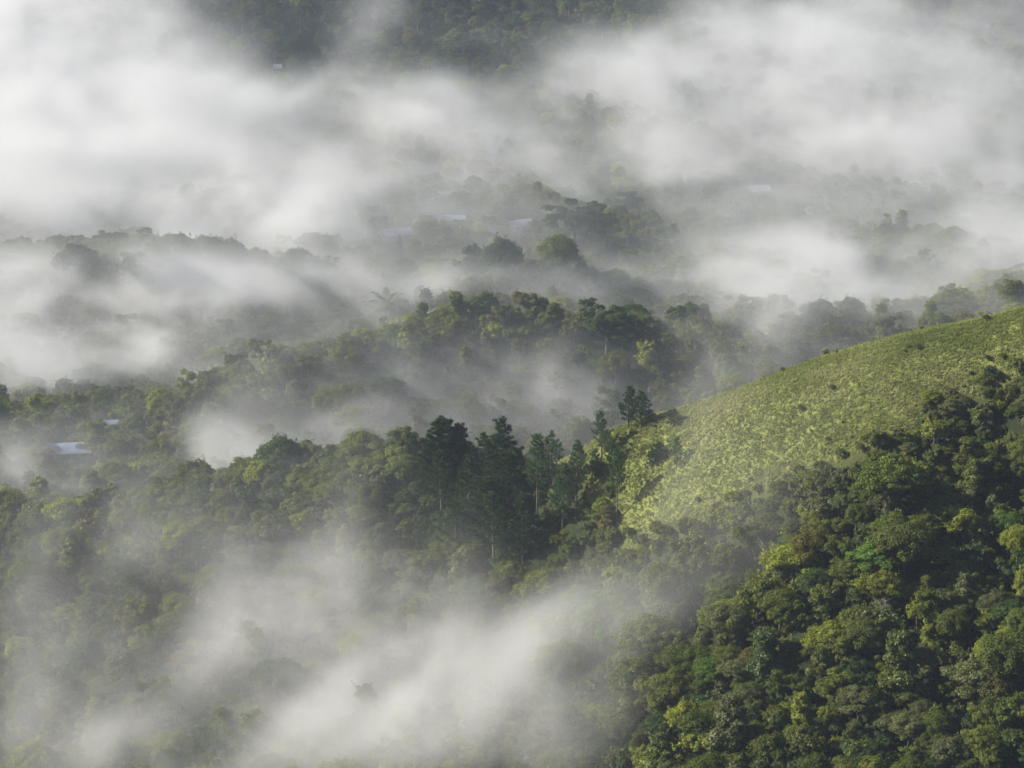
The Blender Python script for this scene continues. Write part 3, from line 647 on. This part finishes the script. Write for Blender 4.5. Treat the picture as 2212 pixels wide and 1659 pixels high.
ng.links.new(jn.outputs[0], go.inputs[0]); md = forest.modifiers.new("plant", 'NODES'); md.node_group = ng

# ------------------------------------------------------------------ meadow grass
m_grass, ns, ls = mat("grass_blades"); out = ns.new("ShaderNodeOutputMaterial")
at_ = N(ns, "ShaderNodeAttribute", attribute_name="leaf", attribute_type='GEOMETRY'); rp = ns.new("ShaderNodeValToRGB"); el = rp.color_ramp.elements
el[0].position = 0; el[0].color = (.09, .12, .03, 1); el[1].position = 1; el[1].color = (.38, .35, .20, 1)
for ps, c in ((.35, (.15, .175, .045, 1)), (.62, (.21, .225, .075, 1)), (.85, (.29, .285, .125, 1))): e_ = el.new(ps); e_.color = c
ls.new(at_.outputs["Fac"], rp.inputs[0]); di = ns.new("ShaderNodeBsdfDiffuse"); tr = ns.new("ShaderNodeBsdfTranslucent"); ls.new(rp.outputs[0], di.inputs[0]); ls.new(rp.outputs[0], tr.inputs[0])
mx = ns.new("ShaderNodeMixShader"); mx.inputs[0].default_value = .35; ls.new(di.outputs[0], mx.inputs[1]); ls.new(tr.outputs[0], mx.inputs[2]); ls.new(mx.outputs[0], out.inputs[0])
x0, y0 = poly.min(0); x1, y1 = poly.max(0); nt_ = int((x1 - x0) * (y1 - y0) * 9.0)
G = np.stack([rng.uniform(x0, x1, nt_), rng.uniform(y0, y1, nt_)], -1); G = G[(G[:, 0] > x0) & (meadow_sd(G[:, 0], G[:, 1]) > rng.uniform(-2.5, 2.5, len(G)))]
dens = fbm(G / 5.5, 71, 4); G = G[dens > rng.uniform(.0, .34, len(G))]
nG = len(G); NB = 6
lean = -.6 + fbm(G / 14.0, 72, 2) * 1.5 + 0.1 * lattice_noise(G / 2.1, 73); hgt = .3 + .36 * fbm(np.stack([G[:, 0] + G[:, 1], (G[:, 1] - G[:, 0]) * .35], -1) / 1.5, 74, 2) * rng.uniform(.6, 1.3, nG)
tn = np.clip(.5 + 1.1 * (fbm(np.stack([G[:, 0] + G[:, 1] * .5, G[:, 1]], -1) / 15.0, 75, 4) - .5) + .4 * (fbm(np.stack([(G[:, 0] + G[:, 1]) * .3, (G[:, 1] - G[:, 0]) * 1.0], -1) / 1.6, 78, 3) - .5) - .02 + .18 * (fbm(G / 2.5, 76, 2) - .5), 0, 1)
Pb = np.repeat(np.c_[G, ground(G[:, 0], G[:, 1]) - .05], NB, 0) + np.c_[rng.normal(0, .22, (nG * NB, 2)), np.zeros(nG * NB)]
la = np.repeat(lean, NB) + rng.normal(0, .9, nG * NB); hh = np.repeat(hgt, NB) * rng.uniform(.6, 1.2, nG * NB)
dr = np.stack([np.cos(la), np.sin(la), np.zeros_like(la)], -1); sd_ = np.stack([-np.sin(la), np.cos(la), np.zeros_like(la)], -1) * .055
md_ = Pb + dr * hh[:, None] * .22 + np.array([0, 0, 1]) * hh[:, None] * .62; tp = Pb + dr * hh[:, None] * .75 + np.array([0, 0, 1]) * hh[:, None] * .85
V = np.stack([Pb - sd_, Pb + sd_, md_ + sd_, md_ - sd_, tp], 1).reshape(-1, 3); i5 = np.arange(nG * NB)[:, None] * 5
lf = np.clip(np.repeat(tn, NB) + rng.normal(0, .14, nG * NB), 0, 1)
gme = mesh_np("grass", V, [i5 + [3, 2, 4], i5 + [0, 1, 2, 3]], [m_grass], {"leaf": ('FACE', 'FLOAT', np.r_[lf, lf])})
tag(link("grass", gme), "tall wind-combed yellow-green grass of the open hillside meadow", kind="stuff")
print("trees", n, "sel", sel.sum(), "tufts", nG, "polys", sum(len(t[0].polygons) for t in TREES))

# ------------------------------------------------------------------ air and mist
def volume_material(name, density, color, aniso):
    m, ns, ls = mat(name); out = ns.new("ShaderNodeOutputMaterial"); pv = ns.new("ShaderNodeVolumePrincipled")
    pv.inputs["Color"].default_value = (*color, 1); pv.inputs["Density"].default_value = density; pv.inputs["Anisotropy"].default_value = aniso
    ls.new(pv.outputs[0], out.inputs["Volume"]); return m, pv
AIR = 0.00008
if AIR > 0:
    hm, pv = volume_material("thin_air", AIR, (.68, .80, 1.0), 0.2); pv.inputs["Density Attribute"].default_value = ""
    b = Bld(); V, F = boxv(-765, 765, -65, 2605, MZ.min() - 1.5, CAM_Z + 30); b.add(V, F)
    tag(link("haze", b.mesh("haze", [hm])), "thin bluish morning haze filling the air over the whole valley", kind="stuff")

# mist banks: (u, v of the middle, half width, half height in px, optical depth, height above the ground)
BANKS = [
 # far valley and slopes
 (40,40,230,90,3.2,18),(-120,200,220,200,4.5,22),(40,180,250,90,3.4,18),(40,330,260,90,3.4,18),(60,460,280,60,3.4,18),(250,80,150,80,1.6,16),(260,230,170,60,1.6,16),(330,400,230,70,2.0,16),(560,470,200,45,1.4,14),(400,290,160,40,1.0,14),
 (620,262,190,26,1.5,14),(860,290,170,26,1.2,14),(470,245,120,18,.6,12),(1050,270,160,30,1.1,14),(800,150,60,50,.6,12),(820,40,60,50,.35,12),(950,100,110,16,.3,12),(960,215,60,12,.3,12),(1230,230,150,34,1.0,14),
 (1500,120,120,45,1.0,16),(1650,100,170,50,1.5,16),(1640,200,230,60,1.7,18),(1500,270,200,50,1.5,16),(1830,250,190,60,1.6,16),(1850,150,200,50,1.1,16),(2100,200,190,80,1.6,16),(2150,330,130,50,1.4,14),(1960,350,170,50,1.5,14),(1800,400,160,36,1.0,12),
 (1600,40,160,34,.9,14),(2150,70,130,60,1.2,14),(1880,50,130,40,.9,14),(1350,330,170,44,1.3,14),(1330,410,150,30,.7,12),(1250,380,120,24,.5,12),(1050,350,160,34,.7,12),(1640,370,240,40,1.0,14),(1950,440,230,38,.8,12),(1100,420,140,26,.5,10),(1500,450,170,34,1.0,12),
 (980,460,130,26,.35,10),(780,430,110,40,.9,12),(700,390,90,30,.6,12),(2150,450,110,30,.6,12),
 # just behind the back ridge
 (120,500,220,34,2.6,10),(420,500,240,30,2.0,10),(680,520,140,26,1.3,9),(940,520,120,18,.8,6),(1120,505,90,14,.6,6),(780,550,80,16,.6,8),(1620,520,150,30,.8,9),(1800,560,130,36,.8,9),
 # on and before the back ridge
 (60,610,160,30,.8,9),(250,660,240,36,1.1,9),(560,660,150,30,1.2,9),(760,645,110,20,.9,8),(950,655,150,14,.9,5),(1200,645,180,10,.5,4),(60,700,220,46,1.2,10),(1500,640,180,20,.55,7),(1650,670,130,45,1.0,9),
 (1880,640,190,45,.9,9),(2120,600,150,45,.6,9),(1420,615,110,16,.5,7),(1750,720,150,36,.8,8),(300,610,120,20,.3,8),
 # left hollow and knoll
 (70,890,150,60,.5,10),(130,1000,120,40,.35,9),(450,880,150,40,.25,8),(1500,900,160,40,.3,8),
 (330,720,200,40,1.2,10),(120,790,170,46,1.0,10),(520,710,110,26,1.0,9),(330,800,120,30,.6,9),(190,1025,34,34,.9,8),(240,925,60,20,.5,9),(1000,470,160,40,.15,10),(2100,500,110,30,.5,10),(1700,430,140,24,.6,10),(330,930,80,40,.35,8),(600,870,40,40,.2,6),(820,740,120,16,.25,7),(480,1010,130,26,.5,8),
 (540,960,110,22,.4,4),
 # between knoll and spur
 (280,860,330,60,.5,11),(700,800,250,40,.22,9),(1700,600,260,50,.5,12),
 (300,580,380,34,.4,12),(2050,640,200,44,1.3,12),(2150,570,140,44,1.0,12),(1850,660,180,36,.9,10),(2000,680,150,26,.8,10),
 (1150,912,150,18,1.1,1),(950,930,120,18,.9,1),(1330,890,110,20,.8,1),(1550,820,120,34,.7,5),(1700,760,110,40,.6,8),(760,962,110,20,.8,3),(1250,920,80,20,.7,7),(1900,700,140,30,.7,8),
 # near slopes
 (250,1150,330,60,.45,13),(850,1430,160,60,.5,14),
 (150,1120,150,30,.5,12),(330,1130,120,30,.4,12),(470,1080,110,26,.35,12),(80,1230,130,40,.35,12),(300,1210,90,26,.25,12),(600,1110,90,36,.35,12),(60,1010,130,30,.3,9),(1600,1080,160,40,.16,8),(1500,980,110,40,.12,7),
 (50,1095,110,30,.9,12),(300,1080,90,30,.4,12),(200,1130,110,30,.35,12),(780,1080,50,45,.4,12),(760,1150,90,40,.35,12),(560,1210,100,40,.45,13),(680,1250,120,50,.7,14),(830,1280,80,50,.4,14),
 (640,1340,130,50,.7,14),(850,1370,150,55,.8,14),(980,1340,70,40,.4,13),(500,1290,70,40,.35,13),(1130,1400,120,60,.6,14),(1250,1330,80,30,.3,12),
 (690,1480,170,60,1.0,15),(520,1400,120,50,.5,14),(880,1500,150,70,.9,15),(680,1600,180,60,1.3,15),(900,1620,170,60,1.0,15),(1080,1560,120,60,.45,15),(1200,1470,90,70,.35,14),(1180,1620,100,50,.35,14),(560,1560,90,50,.5,14),
 (60,1380,80,60,.5,14),(150,1440,90,50,.45,14),(60,1560,80,50,.4,14),(270,1600,130,50,.55,14),(250,1500,80,40,.4,14),(420,1450,90,40,.3,13),(120,1640,120,40,.35,14),(400,1640,110,40,.4,14),(1330,1440,60,90,.35,12),
 (1240,1090,60,70,.18,9),(1450,1060,80,60,.12,8),(1620,960,120,50,.14,7),(1760,860,130,40,.12,7),(1480,1230,120,50,.3,9),(1430,1120,90,50,.2,8),(1650,1130,120,40,.16,8),(1400,1330,90,60,.25,10),(2030,800,120,40,.08,7),
]
TAU, BASE = 1.0, 0.0010
C_, S_ = [], []
for u, v, su, sv_, tau, h in BANKS:
    p = hit(u, v, h); p2 = hit(u, v)
    if p2[1] - p[1] > 70: p = p2 + [0, 0, h]
    far = p[1] > 1135; near = p[1] < 700; tau *= .62 if far else (.66 if near else .75); h = h + (8 if far else (2 if near else 5))
    d = np.linalg.norm(p - [0, 0, CAM_Z]); sa = (CAM_Z - p[2]) / d; ca = math.sqrt(1 - sa * sa); m_ = sv_ * TH * d
    sz = min((.9 if far else .72) * m_, 34 if far else 24) + (5 if far else (2 if near else 4)); sy = max(.8 * m_ / sa, 14); L = 1.77 / math.sqrt((ca / sy) ** 2 + (sa / sz) ** 2)
    C_.append((p[0], p[1], h, su * TH * d, sy, sz, tau / L))
C_ += [(175, 935, 13, 55, 42, 13, .013), (125, 905, 11, 32, 28, 10, .008)]     # mist lying in the valley behind the right end of the meadow
def mist_density(X, Y, Z):
    H = Z - ground(X, Y)
    D = BASE * np.exp(-np.maximum(H, 0) / np.where(Y > 1000, 38, 28)) * np.interp(Y, [560, 660, 800, 860, 950, 1050, 1200, 1400, 1600], [.12, .5, 1.6, .9, 1.2, 1.8, 1.5, .9, .2])
    for x, y, h, sx, sy, sz, q in C_:
        i = np.where((np.abs(X[:, 0, 0] - x) < 2.3 * sx))[0]; j = np.where(np.abs(Y[0, :, 0] - y) < 2.3 * sy)[0]
        if not len(i) or not len(j): continue
        sl = (slice(i[0], i[-1] + 1), slice(j[0], j[-1] + 1), slice(None))
        hh_ = H[sl] - h; D[sl] += q * np.exp(-((X[sl] - x) / sx) ** 2 - ((Y[sl] - y) / sy) ** 2 - (hh_ / np.where(hh_ < 0, sz * 1.5, sz)) ** 2)
    P = np.stack([X * .9 + Y * .25, Y * .6 - X * .12, H * 1.5], -1).astype(np.float32)
    wx = fbm(P / 60, 201, 2) - .5; wy = fbm(P / 60, 211, 2) - .5
    P = P + np.stack([wx, wy, wx - wy], -1) * np.array([60, 60, 24], np.float32)
    Q_ = np.stack([P[..., 0] * 1.1 + P[..., 1] * .3, P[..., 1] * 1.5 - P[..., 0] * .3, P[..., 2] * 1.3], -1); n2 = np.clip((fbm(Q_ / 19, 257, 4, .66) - .3) / .4, 0, 1); n1 = fbm(P / 37, 221, 5, .6); n1 = np.clip((n1 - .37) / .25, 0, 1); n1 = n1 * n1 * (3 - 2 * n1)
    D = D * np.where(Y > 1000, .25 + 1.55 * n1, .15 + 1.8 * n1) * (.32 + 1.36 * n2) * TAU
    D *= np.clip((78 - H) / 20, 0, 1); D[H < -6] = 0
    return np.where(D < 4e-5, 0, D)
mm_, pv = volume_material("mist", 1.0, (.965, .965, .975), 0.3); pv.inputs["Density Attribute"].default_value = "density"
def mist_bank(lo, hi, dx, label):
    lo = np.array(lo, float); nn = np.maximum(2, np.ceil((np.array(hi) - lo) / dx).astype(int)); hi = lo + (nn - 1) * dx
    ax = [lo[k] + np.arange(nn[k]) * dx for k in range(3)]; X, Y, Z = np.meshgrid(*ax, indexing='ij'); D = mist_density(X, Y, Z).astype(np.float32)
    me = bpy.data.meshes.new("mist"); me.vertices.add(D.size); a = me.attributes.new("dens", 'FLOAT', 'POINT'); a.data.foreach_set("value", D.ravel()); me.materials.append(mm_)
    o = link("mist", me); tag(o, label, kind="stuff")
    g = bpy.data.node_groups.new("mist", 'GeometryNodeTree'); g.interface.new_socket("Geometry", in_out='INPUT', socket_type='NodeSocketGeometry'); g.interface.new_socket("Geometry", in_out='OUTPUT', socket_type='NodeSocketGeometry')
    gi = g.nodes.new("NodeGroupInput"); go = g.nodes.new("NodeGroupOutput"); vc = g.nodes.new("GeometryNodeVolumeCube"); si = g.nodes.new("GeometryNodeSampleIndex"); si.data_type = 'FLOAT'; si.domain = 'POINT'; si.clamp = True
    na = g.nodes.new("GeometryNodeInputNamedAttribute"); na.data_type = 'FLOAT'; na.inputs[0].default_value = "dens"; g.links.new(gi.outputs[0], si.inputs[0]); g.links.new(na.outputs[0], si.inputs["Value"])
    ps = g.nodes.new("GeometryNodeInputPosition"); sx_ = g.nodes.new("ShaderNodeSeparateXYZ"); g.links.new(ps.outputs[0], sx_.inputs[0])
    def M(op, a, b_):
        n_ = g.nodes.new("ShaderNodeMath"); n_.operation = op
        for k, q in enumerate((a, b_)):
            if q is None: continue
            if hasattr(q, 'is_linked'): g.links.new(q, n_.inputs[k])
            else: n_.inputs[k].default_value = q
        return n_.outputs[0]
    ii = [M('ROUND', M('DIVIDE', M('SUBTRACT', sx_.outputs[k], float(lo[k])), float(dx)), None) for k in range(3)]
    ix = g.nodes.new("FunctionNodeIntegerMath")
    def I(op, a, b_):
        n_ = g.nodes.new("FunctionNodeIntegerMath"); n_.operation = op
        for k, q in enumerate((a, b_)):
            if hasattr(q, 'is_linked'): g.links.new(q, n_.inputs[k])
            else: n_.inputs[k].default_value = q
        return n_.outputs[0]
    id_ = I('ADD', I('MULTIPLY', I('ADD', I('MULTIPLY', ii[0], int(nn[1])), ii[1]), int(nn[2])), ii[2]); g.links.new(id_, si.inputs["Index"])
    g.links.new(si.outputs[0], vc.inputs["Density"]); vc.inputs["Min"].default_value = tuple(lo); vc.inputs["Max"].default_value = tuple(hi)
    for k, q in enumerate("XYZ"): vc.inputs["Resolution " + q].default_value = int(nn[k])
    sm = g.nodes.new("GeometryNodeSetMaterial"); sm.inputs["Material"].default_value = mm_; g.links.new(vc.outputs[0], sm.inputs[0]); g.links.new(sm.outputs[0], go.inputs[0])
    md = o.modifiers.new("mist", 'NODES'); md.node_group = g
    print("mist", nn, D.size, float(D.max()), float((D > 0).mean()))
mist_bank((-215, 400, 20), (215, 1012, 250), 2.5, "drifting mist banks low over the near slopes and the middle knoll")
mist_bank((-380, 1015, -10), (380, 1790, 160), 5.0, "broad bright mist banks filling the far valley")
